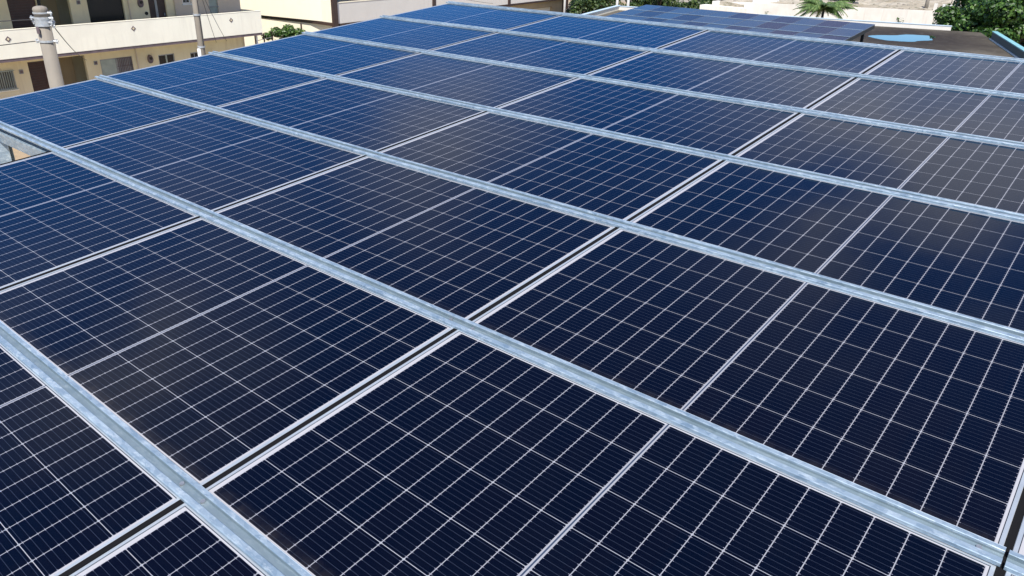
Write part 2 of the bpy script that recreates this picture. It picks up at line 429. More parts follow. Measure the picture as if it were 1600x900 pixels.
for k, (u, va) in enumerate(((-4.40, 2.6), (-1.0, .1), (2.7, .1))):
    bm = NB(); L_ = 7 * WP - va
    beam_I(bm, -L_/2, L_/2, .15, .09)
    o = obj('girder', bm, M['galv'])
    o.matrix_world = Matrix.Translation(P(u, (va + 7 * WP) / 2, -TK - .082)) @ Matrix.Rotation(TH, 4, 'X') @ Matrix.Rotation(R(90), 4, 'Z')
    tag(o, ['steel girder under the left edge of the near array', 'steel girder under the middle of the near array', 'steel girder under the right part of the near array'][k], 'beam', 'girders under the array')
    for q, v in enumerate((va + .23 if k else 2.18, 4.4, 7.2)):
        top = P(u - (.18 if (k, q) == (0, 0) else 0), v, -TK - (.08 if (k, q) == (0, 0) else .235))
        bm = NB(); t = .008; w = .10
        for (x0, x1, y0, y1) in ((-w/2, w/2, -w/2, -w/2+t), (-w/2, w/2, w/2-t, w/2), (-t/2, t/2, -w/2+t, w/2-t)): box(bm, x0, x1, y0, y1, 0, top.z)
        o = obj('steel_post', bm, M['galv']); o.location = (top.x, top.y, 0); o.rotation_euler = (0, 0, R(60))
        tag(o, 'upright steel post showing in the gap at the left margin' if (k, q) == (0, 0) else
            'steel post under the %s girder, %s' % (['left', 'middle', 'right'][k], ['near end', 'mid span', 'far end'][q]), 'post', 'posts carrying the array')

# ------------------------------------------------------------------ building A (two storeys, open gallery)
M['cream'] = stained('cream_paint', (.76, .68, .45), (.46, .37, .23), .5)
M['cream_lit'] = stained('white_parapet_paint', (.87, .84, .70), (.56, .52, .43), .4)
M['pink'] = stained('pinkish_render', (.62, .53, .43), (.42, .35, .28), .4)
M['tan'] = stained('tan_render', (.42, .32, .18), (.26, .19, .10), .5)
M['brown'] = simple('dark_brown_paint', (.055, .030, .024), (.035, .02, .016), 5, .5)
M['purple'] = simple('purple_brown_edge', (.16, .12, .13), (.10, .075, .08), 4, .6)
M['black'] = simple('black_opening', (.008, .008, .010), None, 4, .25)
M['pane'] = simple('window_glass', (.03, .04, .045), (.06, .07, .07), 2, .08, 0, 0, Specular_IOR_Level=.8)
M['pale_pane'] = simple('frosted_glass', (.36, .42, .38), (.28, .33, .30), 3, .3)
M['grey'] = simple('grey_paint', (.33, .34, .34), (.24, .25, .25), 4, .55)
M['white'] = simple('white_paint', (.78, .78, .76), (.66, .66, .64), 3, .5)
M['redbrown'] = simple('red_brown_door', (.060, .022, .016), (.035, .014, .01), 6, .5)
A_ = empty('apartment_building', (-35.0486, 11.7795, 0), (0, 0, R(96.908)), 'two storey cream apartment block with white gallery parapet at upper left', 'building')
# local frame: x along the gallery, y into the building, z up
REC = 1.3
def wall_with_holes(name, x0, x1, y0, y1, z0, z1, holes, mat, parent):
    """solid wall slab with rectangular openings (x0,x1,z0,z1)"""
    xs = sorted({x0, x1, *[h[0] for h in holes], *[h[1] for h in holes]}); zs = sorted({z0, z1, *[h[2] for h in holes], *[h[3] for h in holes]})
    bm = NB()
    inside = lambda x, z: not any(h[0] < x < h[1] and h[2] < z < h[3] for h in holes) and x0 < x < x1 and z0 < z < z1
    V = {}
    def vt(x, y, z):
        k = (round(x, 4), round(y, 4), round(z, 4))
        if k not in V: V[k] = bm.verts.new(k)
        return V[k]
    eps = 1e-3
    for a, b in zip(xs, xs[1:]):
        for c, d in zip(zs, zs[1:]):
            mx, mz = (a + b) / 2, (c + d) / 2
            if not inside(mx, mz): continue
            bm.faces.new((vt(a,y0,c), vt(b,y0,c), vt(b,y0,d), vt(a,y0,d))); bm.faces.new((vt(a,y1,c), vt(a,y1,d), vt(b,y1,d), vt(b,y1,c)))
            if not inside(a - eps, mz): bm.faces.new((vt(a,y0,c), vt(a,y0,d), vt(a,y1,d), vt(a,y1,c)))
            if not inside(b + eps, mz): bm.faces.new((vt(b,y0,c), vt(b,y1,c), vt(b,y1,d), vt(b,y0,d)))
            if not inside(mx, c - eps): bm.faces.new((vt(a,y0,c), vt(a,y1,c), vt(b,y1,c), vt(b,y0,c)))
            if not inside(mx, d + eps): bm.faces.new((vt(a,y0,d), vt(b,y0,d), vt(b,y1,d), vt(a,y1,d)))
    return obj(name, bm, mat, parent)
XE = 13.43
lo_holes = [(-6.2, -4.4, 0, 2.3), (-3.2, -1.9, 1.2, 2.15), (.10, 1.00, 1.34, 2.12), (1.66, 2.45, 0.05, 2.36), (2.95, 4.24, 0.05, 2.40), (4.93, 6.56, 1.30, 2.12), (7.98, 8.90, 1.45, 2.02), (9.83, 10.36, 1.55, 1.95), (11.3, 12.2, .05, 1.8)]
up_holes = [(-6.2, -5.3, 3.0, 5.0), (-3.6, -1.7, 3.6, 4.9), (1.42, 2.62, 3.0, 5.1), (2.78, 4.06, 3.0, 5.1), (4.86, 6.62, 3.0, 5.0), (7.92, 8.87, 3.0, 5.05), (9.83, 10.30, 4.36, 4.95), (11.39, 11.95, 3.0, 5.0)]
wall_with_holes('lower_wall', -9, XE - .04, REC, REC + .16, 0, 2.748, lo_holes, M['cream'], A_)
wall_with_holes('upper_wall', -9, 9.35, REC, REC + .16, 2.952, 5.598, [h for h in up_holes if h[1] < 9.3], M['cream'], A_)
wall_with_holes('upper_wall', 9.352, XE - .04, REC, REC + .16, 2.952, 5.598, [h for h in up_holes if h[0] > 9.3], M['pink'], A_)['label'] = 'pinkish wall section at the right end of the upper floor'
# body behind
bm = NB(); box(bm, -9, XE - .04, REC + 1.5, 9, 0, 5.598); obj('building_core', bm, M['cream'], A_)
for x0, x1 in ((-9.0, -8.84), (XE - .20, XE - .042)): boxo('side_wall', x0, x1, REC + .162, REC + 1.498, 0, 5.596, M['cream'], A_)
boxo('gallery_floor', -9, XE, -.0, REC + 1.4, 2.75, 2.95, M['cream'], A_)
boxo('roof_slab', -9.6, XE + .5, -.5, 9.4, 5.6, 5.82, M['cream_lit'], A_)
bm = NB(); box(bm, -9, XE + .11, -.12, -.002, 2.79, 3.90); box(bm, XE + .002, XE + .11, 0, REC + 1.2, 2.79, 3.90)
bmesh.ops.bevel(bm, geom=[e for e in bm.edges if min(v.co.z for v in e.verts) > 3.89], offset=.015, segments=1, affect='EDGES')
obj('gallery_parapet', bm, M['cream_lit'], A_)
boxo('underside_shade_band', -9, XE + .09, -.10, -.003, 2.66, 2.788, M['purple'], A_)  # dark band painted as the shade under the parapet
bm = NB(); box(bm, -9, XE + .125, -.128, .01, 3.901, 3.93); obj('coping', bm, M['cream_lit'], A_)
for s in (-5.1, .45, 6.02, 11.55):
    bm = NB(); r_ = .12
    a = [bm.verts.new((s + dx * r_, -.132, 3.56 + dz * r_)) for dx, dz in ((1,0),(0,1),(-1,0),(0,-1))]; b = [bm.verts.new((s + dx * r_, -.118, 3.56 + dz * r_)) for dx, dz in ((1,0),(0,1),(-1,0),(0,-1))]
    bm.faces.new(a); bm.faces.new(b)
    for i in range(4): bm.faces.new((a[i], a[(i+1)%4], b[(i+1)%4], b[i]))
    dm = obj('diamond_ornament', bm, M['purple'], A_)
    bm = NB(); a = [bm.verts.new((s + dx * .055, -.136, 3.56 + dz * .055)) for dx, dz in ((1,0),(0,1),(-1,0),(0,-1))]; b = [bm.verts.new((v.co.x, -.131, v.co.z)) for v in a]
    bm.faces.new(a)
    for i in range(4): bm.faces.new((a[i], a[(i+1)%4], b[(i+1)%4], b[i]))
    obj('diamond_centre', bm, M['cream'], dm)
def window(x0, x1, z0, z1, kind='dark', y=REC, name='window'):
    bm = NB(); f = .05
    for b in ((x0, x1, z0, z0+f), (x0, x1, z1-f, z1), (x0, x0+f, z0+f, z1-f), (x1-f, x1, z0+f, z1-f)): box(bm, b[0], b[1], y + .03, y + .09, b[2], b[3])
    w = obj(name, bm, M['grey'] if kind != 'white' else M['white'], A_)
    mid = (x0 + x1) / 2
    box_l = {'dark': ('pane', 'pane'), 'half': ('pale_pane', 'grey'), 'black': ('black', 'black'), 'white': ('pane', 'pane'), 'pale': ('pale_pane', 'pale_pane')}[kind]
    boxo('pane', x0 + f, mid - .01, y + .05, y + .06, z0 + f, z1 - f, M[box_l[0]], w)
    boxo('pane', mid + .01, x1 - f, y + .062, y + .072, z0 + f, z1 - f, M[box_l[1]], w)
    boxo('mullion', mid - .02, mid + .02, y + .035, y + .075, z0 + f, z1 - f, M['grey'], w)
    return w
window(.10, 1.00, 1.34, 2.12, 'dark')
bm = NB()
for i in range(10): cyl(bm, (.14 + i * .091, REC - .06, 1.30), (.14 + i * .091, REC - .06, 2.14), .013, .013, 6)
for z in (1.34, 2.10): box(bm, .08, 1.02, REC - .075, REC - .045, z - .015, z + .015)
obj('window_bars', bm, M['pale_pane'], A_)
w = window(4.93, 6.56, 1.30, 2.12, 'half')
bm = NB()
for i in range(9): box(bm, 5.80 + i * .085, 5.825 + i * .085, REC - .04, REC - .02, 1.34, 2.10)
for z in (1.36, 1.72, 2.08): box(bm, 5.76, 6.54, REC - .019, REC - .005, z - .012, z + .012)
obj('window_grille', bm, M['purple'], A_)
window(7.98, 8.90, 1.45, 2.02, 'black'); window(9.83, 10.36, 1.55, 1.95, 'black'); boxo('dark_opening', 4.86, 6.62, REC + .10, REC + .14, 3.0, 5.0, M['black'], A_)
boxo('window_post', 8.40, 8.48, REC + .02, REC + .05, 1.5, 1.97, M['pale_pane'], A_)
window(9.83, 10.30, 4.36, 4.95, 'white'); window(-3.6, -1.7, 3.6, 4.9, 'dark'); window(-3.2, -1.9, 1.2, 2.15, 'dark')
boxo('window_sill', 9.78, 10.35, REC - .05, REC - .002, 4.30, 4.355, M['white'], A_)
boxo('window_sill', .04, 1.06, REC - .06, REC - .002, 1.26, 1.30, M['cream_lit'], A_)
boxo('window_sill', 4.88, 6.62, REC - .06, REC - .002, 1.22, 1.275, M['cream_lit'], A_)
def door(x0, x1, z0, z1, mat, slats=False, **k):
    o = boxo('door', x0, x1, REC + .09, REC + .13, z0, z1, mat, A_)
    boxo('door_handle', x1 - .12, x1 - .09, REC + .05, REC + .088, (z0 * .55 + z1 * .45) - .06, (z0 * .55 + z1 * .45) + .06, M['bolt'], o)
    if slats:
        bm = NB()
        n = int((z1 - z0) / .11)
        for i in range(n): box(bm, x0 + .06, x1 - .16, REC + .07, REC + .088, z0 + .05 + i * .11, z0 + .10 + i * .11)
        obj('louvre', bm, M['brown'], o)
    return o
door(1.66, 2.45, .05, 2.36, M['redbrown'], True); door(1.42, 2.62, 3.0, 5.1, M['redbrown'], True)
door(7.92, 8.87, 3.0, 5.05, M['brown']); boxo('door_light', 8.30, 8.42, REC + .06, REC + .088, 3.1, 5.0, M['grey'], A_)
door(11.39, 11.95, 3.0, 5.0, M['pale_pane']); boxo('door_rail', 11.37, 11.97, REC - .02, REC - .004, 4.10, 4.15, M['grey'], A_)
door(11.3, 12.2, .05, 1.8, M['cream']); door(-6.2, -5.3, 3.0, 5.0, M['brown']); door(-6.2, -4.4, 0.02, 2.3, M['grey'])
# open stairwell recesses: tan back and side walls
boxo('stairwell_wall', 2.78, 4.06, REC + 1.1, REC + 1.2, 2.95, 5.1, M['tan'], A_)
boxo('stairwell_wall', 2.95, 4.24, REC + 1.1, REC + 1.2, 0, 2.4, M['tan'], A_)
boxo('stairwell_jamb', 2.64, 2.775, REC - .012, REC + .02, 2.96, 5.2, M['black'], A_)
boxo('stairwell_jamb', 2.80, 2.945, REC - .012, REC + .02, .01, 2.40, M['black'], A_)
for x, z in ((.75, 4.42), (4.46, 4.70), (1.32, 2.0), (4.70, 2.0), (-.9, 4.4)):
    v_ = boxo('vent_cover', x - .09, x + .09, REC - .035, REC - .002, z - .09, z + .09, M['grey'], A_, .012)
    boxo('vent_slats', x - .06, x + .06, REC - .042, REC - .036, z - .06, z + .06, M['purple'], v_)
for x, z in ((7.48, 4.52), (7.50, 1.88)):
    bm = NB(); cyl(bm, (x, REC - .10, z), (x, REC - .002, z), .13, .14, 18)
    for v in bm.verts: v.co.z = z + (v.co.z - z) * 1.5
    me_ = obj('electric_meter', bm, M['purple'], A_, False)
    bm = NB(); cyl(bm, (x, REC - .115, z + .04), (x, REC - .101, z + .04), .075, .07, 14); obj('meter_dial', bm, M['black'], me_)
bm = NB(); cyl(bm, (7.72, REC - .05, 4.03), (7.72, REC - .002, 4.03), .08, .08, 14); obj('vent_hole', bm, M['black'], A_)
for x, z0, z1 in ((6.80, .05, 2.66), (6.86, 3.0, 5.5), (9.34, 3.0, 5.5), (XE - .12, .05, 2.66)):
    bm = NB(); cyl(bm, (x, REC - .045, z0), (x, REC - .045, z1), .028, .028, 8); obj('downpipe', bm, M['pink'], A_)
boxo('air_vent_grille', 11.2, 11.75, REC - .03, REC - .002, 1.62, 1.72, M['pane'], A_)
for x in (13.30,):
    bm = NB(); cyl(bm, (x, .15, 0), (x, .15, 2.748), .055, .055, 12); obj('gallery_column', bm, M['white'], A_)
# upper steps in the first recess (dark treads)
bm = NB()
for i in range(5): box(bm, .1, .9, REC - .20, REC - .02, 3.0 + i * .0, 3.001)
bm.free()

# meter box at far left of lower and small grey box
boxo('utility_box', -.15, .05, REC - .16, REC - .003, 4.02, 4.30, M['grey'], A_, .01)

# ------------------------------------------------------------------ building B (white upper storey, brown trim)
B_ = empty('trimmed_building', (-36.1, 29.8, 0), (0, 0, R(99.79)), 'white raised building with dark brown corner column and trim behind the array', 'building')
M['bcream'] = stained('warm_white_render', (.80, .74, .58), (.62, .55, .40), .2)
M['bgrey'] = stained('grey_white_render', (.66, .63, .57), (.50, .47, .41), .35)
ca, sa = math.cos(R(99.79)), math.sin(R(99.79))
def lb(X, Y): dx, dy = X + 36.1, Y - 29.8; return (dx * ca + dy * sa, -dx * sa + dy * ca)
LW = [lb(-36.1, 29.8), lb(-46.5, 29.52), lb(-46.5, 40), lb(-38.2, 40)]
bm = NB(); prism(bm, [(0.02, .05), (.0, LW[1][1]), (9.9, LW[1][1] + 1.0), (9.9, 1.9), (.6, 1.9)], 3.07, 6.4)
obj('upper_floor', bm, M['bcream'], B_)
# thin outer skin of the left face
bm = NB(); q = lb(-46.6, 29.42); prism(bm, [(-.12, .03), (q[0] - .0, q[1]), (q[0] + .10, q[1]), (-.015, .03)], 3.06, 6.6)
obj('gable_wall', bm, M['bcream'], B_)
bm = NB(); prism(bm, [(-.18, -.03), (q[0] - .06, q[1]), (q[0] + .1, q[1]), (-.02, .025)], 2.88, 3.055); obj('trim_band', bm, M['brown'], B_)
bm = NB(); prism(bm, [(-.2, -.12), (.20, -.12), (.20, .02), (-.2, .02)], 2.80, 6.6); obj('corner_column', bm, M['brown'], B_)
boxo('column_foot', -.24, .42, -.16, .05, 2.62, 2.80, M['brown'], B_)
bm = NB(); box(bm, .21, 31, .0, .12, 2.98, 4.12); obj('balcony_wall', bm, M['bgrey'], B_)
boxo('balcony_coping', .21, 31, -.02, .14, 4.121, 4.16, M['bcream'], B_)
boxo('trim_band', .43, 31, -.03, .10, 2.84, 2.978, M['brown'], B_)['label'] = 'dark brown band below the balcony wall'
boxo('balcony_floor', .21, 31, .122, 1.9, 2.86, 3.05, M['bgrey'], B_)
wall_with_holes('balcony_back_wall', 0.6, 31, 1.9, 2.05, 3.07, 6.4, [(5.2, 6.6, 3.1, 5.3), (12, 13.5, 3.1, 5.3), (22, 24, 3.1, 5.3)], M['bgrey'], B_)
for a, b in ((5.2, 6.6), (12, 13.5), (22, 24)):
    d_ = boxo('balcony_door', a, b, 1.96, 2.0, 3.1, 5.3, M['pane'], B_); boxo('door_frame', (a+b)/2 - .03, (a+b)/2 + .03, 1.93, 1.958, 3.1, 5.3, M['grey'], d_)
for x in (10.0, 20.3, 30.8): boxo('balcony_post', x - .17, x + .17, -.07, .20, 2.0 if x > 30 else 2.8, 6.6, M['brown'], B_)
boxo('roof', -.6, 31.5, -.5, 10, 6.6, 6.85, M['bgrey'], B_)
# ground storey, set back a little
bm = NB(); prism(bm, [(.25, .55), (.08, LW[1][1] + .1), (29, LW[1][1] + .1), (29, .55)], 0, 2.86); obj('ground_floor_wall', bm, M['bcream'], B_)
wall_with_holes('ground_floor_front', .5, 30.6, .35, .54, 0, 2.84, [(20.6, 28.6, 0, 2.3)], M['tan'], B_)
boxo('corner_pier', 30.62, 31.0, .10, .54, 0, 2.83, M['brown'], B_)

# ------------------------------------------------------------------ concrete poles and lines
M['concrete'] = stained('pole_concrete', (.23, .205, .17), (.13, .115, .095), .7, .85)
M['steelband'] = simple('pole_band_steel', (.55, .58, .60), (.40, .42, .44), 20, .4, .6)
M['wire'] = simple('cable_black', (.03, .03, .032), None, 10, .6)
p1 = empty('utility_pole', (-17.97, 7.51, 0), (0, 0, 0), 'thick concrete utility pole with white clamps and capped top at the far left', 'pole', 'concrete poles before the apartment block')
bm = NB(); cyl(bm, (0, 0, 0), (0, 0, 6.02), .178, .148, 24); obj('shaft', bm, M['concrete'], p1, True)
bm = NB(); lathe(bm, [(.150, 6.02), (.150, 6.17), (.158, 6.20), (.135, 6.25), (.07, 6.275)], 24); obj('pole_cap', bm, M['concrete'], p1, True)
def band(z, h, r, ears, name='clamp_band'):
    bm = NB(); lathe(bm, [(r, z - h/2), (r, z + h/2)], 24)
    o = obj(name, bm, M['steelband'], p1)
    for a in ears:
        c_, s_ = math.cos(a), math.sin(a)
        bm = NB(); cyl(bm, (c_ * (r - .01), s_ * (r - .01), z), (c_ * (r + .085), s_ * (r + .085), z), .028, .02, 8)
        cyl(bm, (c_ * (r + .055), s_ * (r + .055), z - .05), (c_ * (r + .055), s_ * (r + .055), z + .045), .022, .022, 8)
        obj('clamp_bolt', bm, M['steelband'], o)
    return o
band(6.13, .035, .163, [R(40)])
band(6.02, .05, .168, [R(40), R(225)]); band(5.93, .13, .160, [R(30), R(60), R(215)]); band(5.86, .03, .172, [R(40)])
band(5.52, .045, .166, [R(40), R(222)])
bm = NB(); box(bm, .05, .12, -.19, -.15, 5.70, 5.84); obj('number_plate', bm, M['purple'], p1)
p2 = empty('utility_pole', (-24.0, 14.58, 0), (0, 0, 0), 'slender grey utility pole rising past the gallery parapet', 'pole', 'concrete poles before the apartment block')
bm = NB(); cyl(bm, (0, 0, 0), (0, 0, 9.5), .125, .09, 18); obj('shaft', bm, M['concrete'], p2, True)
bm = NB(); cyl(bm, (.05, -.13, 2.2), (.05, -.13, 4.15), .055, .055, 12); obj('cable_guard', bm, M['white'], p2, True)
bm = NB(); cyl(bm, (.11, .02, 4.1), (.09, .03, 9.2), .014, .014, 6); obj('riser_cable', bm, M['wire'], p2)
for z in (5.25, 4.2, 7):
    bm = NB(); lathe(bm, [(.128, z - .03), (.128, z + .03)], 18); obj('clamp_band', bm, M['steelband'], p2)
def cable(p, q, sag, r, label, n=14):
    p = Vector(p); q = Vector(q); pts = []
    for i in range(n + 1):
        t = i / n; w = p.lerp(q, t); w.z -= sag * 4 * t * (1 - t); pts.append(w)
    bm = NB(); tube(bm, pts, r, 6); o = obj('overhead_cable', bm, M['wire']); tag(o, label, 'cable', 'cables around the utility poles'); return o
cable((-18.13, 7.39, 5.52), (-31.5, -2.5, 5.0), .5, .010, 'thin cable from the lower clamp of the thick pole across the parapet to the left')
cable((-18.13, 7.40, 5.98), (-32, -3.2, 6.1), .4, .010, 'thin cable leaving the top clamps of the thick pole to the left')
cable((-17.86, 7.63, 5.93), (-33.9, 14.7, 2.62), .15, .011, 'taut cable slanting from the thick pole down to the gallery edge')
cable((-17.86, 7.63, 5.50), (-34.0, 13.55, 2.62), .1, .010, 'lower taut cable slanting from the thick pole to the gallery edge')
cable((-24.0, 14.7, 6.6), (-35.35, 21.7, 2.66), .1, .011, 'added cable in place of a wire shadow slanting over the parapet by the slender pole')  # added cable, drawn where a wire's shadow crosses the parapet
cable((-24.0, 14.7, 6.4), (-35.45, 22.35, 2.66), .12, .011, 'second added cable in place of a wire shadow, just right of the slanting one')  # likewise stands for the shadow of a wire
cable((-23.9, 14.7, 8.6), (-38.8, 47, 3.2), .5, .011, 'long thin cable crossing the white wall beside the brown column')

# ------------------------------------------------------------------ adjacent roof (building with puddle)
yaw = math.atan2(.30, .955)
C_ = empty('flat_roof_building', (-5.6, 45.95, 0), (0, 0, yaw), 'low building with brown flat roof, rain puddle and turquoise parapet', 'building')
# local: x to the right along the far edge (0 at far right corner), y away from camera (negative towards us)
M['roofc'] = None
def roof_mat():
    t = NT('weathered_roof'); v = t.obj(); tcn = t.n('ShaderNodeTexCoord')
    d = t.n('ShaderNodeVectorMath', operation='DISTANCE')
    wv = t.n('ShaderNodeVectorMath', operation='ADD'); nv = t.n('ShaderNodeTexNoise'); nv.inputs['Scale'].default_value = .8; nv.inputs['Detail'].default_value = 4
    t.put(nv.inputs['Vector'], v); t.put(wv.inputs[0], v); t.put(wv.inputs[1], nv.outputs['Color'])
    mp2 = t.n('ShaderNodeMapping'); mp2.inputs['Scale'].default_value = (1, .8, 0); t.put(mp2.inputs['Vector'], wv.outputs[0])
    t.put(d.inputs[0], mp2.outputs[0]); d.inputs[1].default_value = (-3.63 + .5, (-4.9 + .5) * .8, 0)
    damp = t.ramp(t.math('DIVIDE', d.outputs['Value'], 6.0), (.36, 1.), (.52, .75), (.74, 0.))
    a = t.noise(v, .5, 6, .65); b = t.noise(v, 3, 6, .7)
    col = t.mix(t.ramp(a, (.4, 0.), (.62, 1.)), (.108, .097, .078), (.055, .048, .039))
    col = t.mix(t.math('MULTIPLY', damp, .92), col, (.026, .021, .017))
    col = t.mix(t.math('MULTIPLY', t.ramp(b, (.55, 0.), (.75, 1.)), .35), col, (.20, .18, .145))
    t.bsdf(col, t.math('MULTIPLY_ADD', damp, -.15, .95), 0, b, .3, .01, Specular_IOR_Level=.12); return t.m
M['roofc'] = roof_mat()
M['teal'] = simple('turquoise_paint', (.20, .46, .50), (.15, .37, .41), 3, .45)
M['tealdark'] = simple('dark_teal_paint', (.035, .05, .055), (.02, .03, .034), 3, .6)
M['paleblue'] = simple('pale_blue_paint', (.50, .62, .70), (.42, .52, .60), 3, .5)
RW, RD = 18.6, 26.0
boxo('walls', -RW, 0, -RD, 0, 0, 4.05, M['bcream'], C_)
boxo('roof', -RW, 0, -RD, 0, 4.052, 4.20, M['roofc'], C_)
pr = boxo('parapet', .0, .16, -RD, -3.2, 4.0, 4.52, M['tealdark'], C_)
boxo('coping', -.03, .19, -RD, -3.2, 4.521, 4.56, M['teal'], pr)
boxo('outer_facing', .161, .19, -RD, -3.2, 3.9, 4.52, M['teal'], pr)
boxo('cove', -.07, -.001, -RD, -3.2, 4.201, 4.235, M['cream_lit'], pr)
pf = boxo('parapet', -RW, -1.35, .0, .14, 4.0, 4.40, M['bgrey'], C_); boxo('coping', -RW, -1.33, -.02, .16, 4.401, 4.43, M['paleblue'], pf)
pl = boxo('parapet', -RW - .14, -RW - .002, -RD, .14, 4.0, 4.42, M['bcream'], C_); boxo('coping', -RW - .17, -RW + .03, -RD, .16, 4.421, 4.46, M['paleblue'], pl)
# puddle: an irregular thin sheet of water
M['water'] = None
t = NT('still_water'); t.bsdf((.006, .008, .012), .01, 0, t.noise(t.obj(), 3, 2), .01, .002, IOR=1.33, Specular_IOR_Level=.8); M['water'] = t.m
pud = [(-8.95,39.0),(-8.80,39.9),(-8.2,40.6),(-7.95,41.4),(-7.5,41.7),(-7.05,41.9),(-6.85,41.9),(-6.6,41.3),(-6.63,40.6),(-6.45,39.9),(-6.80,39.1),(-6.95,38.4),(-7.63,38.05),(-8.2,38.2)]
bm = NB(); pts = []
n_ = len(pud)
for i in range(n_):
    a, b = Vector(pud[i]), Vector(pud[(i+1) % n_]); pv, nx_ = Vector(pud[i-1]), Vector(pud[(i+2) % n_])
    for k in range(5):
        s = k / 5
        p = .5 * ((2*a) + (b-pv)*s + (2*pv-5*a+4*b-nx_)*s*s + (-pv+3*a-3*b+nx_)*s**3)
        pts.append((p.x + random.uniform(-.02, .02), p.y + random.uniform(-.03, .03)))
prism(bm, pts, 4.2005, 4.205); o = obj('rain_puddle', bm, M['water']); tag(o, 'still rain puddle mirroring blue sky on the brown flat roof', 'puddle')

# second solar array on that roof
M['frame2'] = simple('grey_frame', (.14, .17, .22), None, 4, .4, .3)
M['cells2a'] = cell_material('solar_cells_blue', 6, .078, .006, 9, .157, .3, (.030, .045, .072), (.040, .052, .076), .10, 1.17, True, (.8, .9, 1.0))
M['cells2b'] = cell_material('solar_cells_plum', 6, .078, .006, 9, .157, .3, (.016, .015, .024), (.026, .017, .022), .07, 1.17, True, (.8, .85, .95))
pa = make_panel('solar_panel', 'x', 'panels of the far array', .475, .715, .012, .035, M['cells2a'], M['frame2'], False)
pb = make_panel('solar_panel', 'x', 'panels of the far array', .475, .715, .012, .035, M['cells2b'], M['frame2'], False)
used = {0: False, 1: False}
ordn = ['first', 'second', 'third', 'fourth', 'fifth', 'sixth', 'seventh', 'eighth', 'ninth', 'tenth', 'eleventh']
rown = ['top row', 'second row', 'third row', 'lowest visible row']
for r in range(4):
    for c in range(11):
        kind = (c + (1 if r == 2 else 0)) % 2
        if (r, c) in ((0, 3), (1, 5), (2, 0), (3, 4), (3, 7)): kind = 1 - kind
        v = r * 1.462 + .72
        loc = (-18.32 + .4866 + c * .973, 34.8 - v * math.cos(TH), 5.1 - v * math.sin(TH))
        lab = '%s solar panel on the far roof, %s, %s from the left' % (['blue-grey', 'dark plum'][kind], rown[r], ordn[c])
        src = (pa, pb)[kind]; rot = (TH + R(random.uniform(-.25, .25)), R(random.uniform(-.25, .25)), 0)
        if not used[kind]: o = src; o.location = loc; o.rotation_euler = rot; o['label'] = lab; used[kind] = True
        else: dup(src, loc, rot, lab)
M['darksteel'] = simple('dark_steel', (.04, .04, .042), None, 6, .5, .3)
mf = empty('mounting_frame', (-12.9, 32, 4.2), (0, 0, 0), 'dark steel frame with short legs carrying the far solar array', 'frame')
for k, vv in enumerate((.35, 2.9, 5.4)):
    y = 34.8 - vv * math.cos(TH) - 32; z = 5.1 - vv * math.sin(TH) - 4.2
    boxo('rail', -5.35, 5.22, y - .03, y + .03, z - .13, z - .05, M['darksteel'], mf)
    for j in range(5):
        x = -5.1 + j * 2.52
        bm = NB(); box(bm, x - .05, x + .05, y - .05, y + .05, .021, z - .13); box(bm, x - .14, x + .14, y - .14, y + .14, .002, .02)
        obj('leg', bm, M['darksteel'], mf)
for x in (-5.36, 5.24):  # dark beams added so the underside of the array reads as shaded
    bm = NB(); extrude_profile(bm, [(-.03, -.045), (.03, -.045), (.03, -.17), (-.03, -.17)], -2.95, 2.95)
    o = obj('shade_beam', bm, M['darksteel'], mf); o.matrix_local = Matrix.Translation((x, 2.8 - 2.95 * math.cos(TH), .9 - 2.95 * math.sin(TH))) @ Matrix.Rotation(TH, 4, 'X') @ Matrix.Rotation(R(90), 4, 'Z')
M['strip'] = simple('pale_strip', (.22, .30, .38), None, 5, .5, .2)
for q in range(1, 4):
    d = q * 1.462; bm = NB(); box(bm, -5.4, 5.28, -.022, .022, 0, .010)
    o = obj('clamp_strip', bm, M['strip'], mf); o.location = (0, 2.8 - d * math.cos(TH), .9 - d * math.sin(TH) + .0015); o.rotation_euler = (TH, 0, 0)

# ------------------------------------------------------------------ retaining wall and lot behind
M['wallw'] = stained('old_white_wall', (.74, .71, .64), (.40, .37, .30), .55, .85)
bm = NB(); top = lambda x, y: 3.76 + (x + 23.9) * .0275
prism(bm, [(-24.3, 60.0), (-17, 60.0), (-9.2, 60.0), (-9.2, 60.24), (-17, 60.24), (-24.3, 60.24)], 0, top); box(bm, -9.195, -9.0, 60.0, 97, 0, 4.2)
o = obj('retaining_wall', bm, M['wallw']); tag(o, 'long stained white retaining wall behind the flat roof', 'wall')
bm = NB(); box(bm, -27.8, -24.0, 59.5, 60.6, 0, 3.35); box(bm, -27.3, -24.6, 60.605, 61.6, 0, 3.62)
o = obj('concrete_steps', bm, M['wallw']); tag(o, 'stepped pale concrete blocks left of the white wall', 'steps')
bm = NB(); box(bm, -24.1, -22.2, 61.0, 61.5, 3.4, 4.6); o = obj('block_wall', bm, M['white']); tag(o, 'small bright white block wall above the concrete steps', 'wall')
def weed(x, y, z, h, label, seed):
    rng = random.Random(seed); bm = NB()
    for i in range(60):
        p = Vector((x + rng.gauss(0, h * .22), y + rng.gauss(0, h * .15), z + rng.random() * h)); s = h * .13
        a, b = Vector((rng.gauss(0,1), rng.gauss(0,1), rng.gauss(0,1))).normalized() * s, Vector((rng.gauss(0,1), rng.gauss(0,1), rng.gauss(0,1))).normalized() * s * .5
        bm.faces.new([bm.verts.new(p + q) for q in (a, b, -a, -b)])
    o = obj('weed', bm, M['leafA']); tag(o, label, 'weed', 'weeds along the white wall'); return o

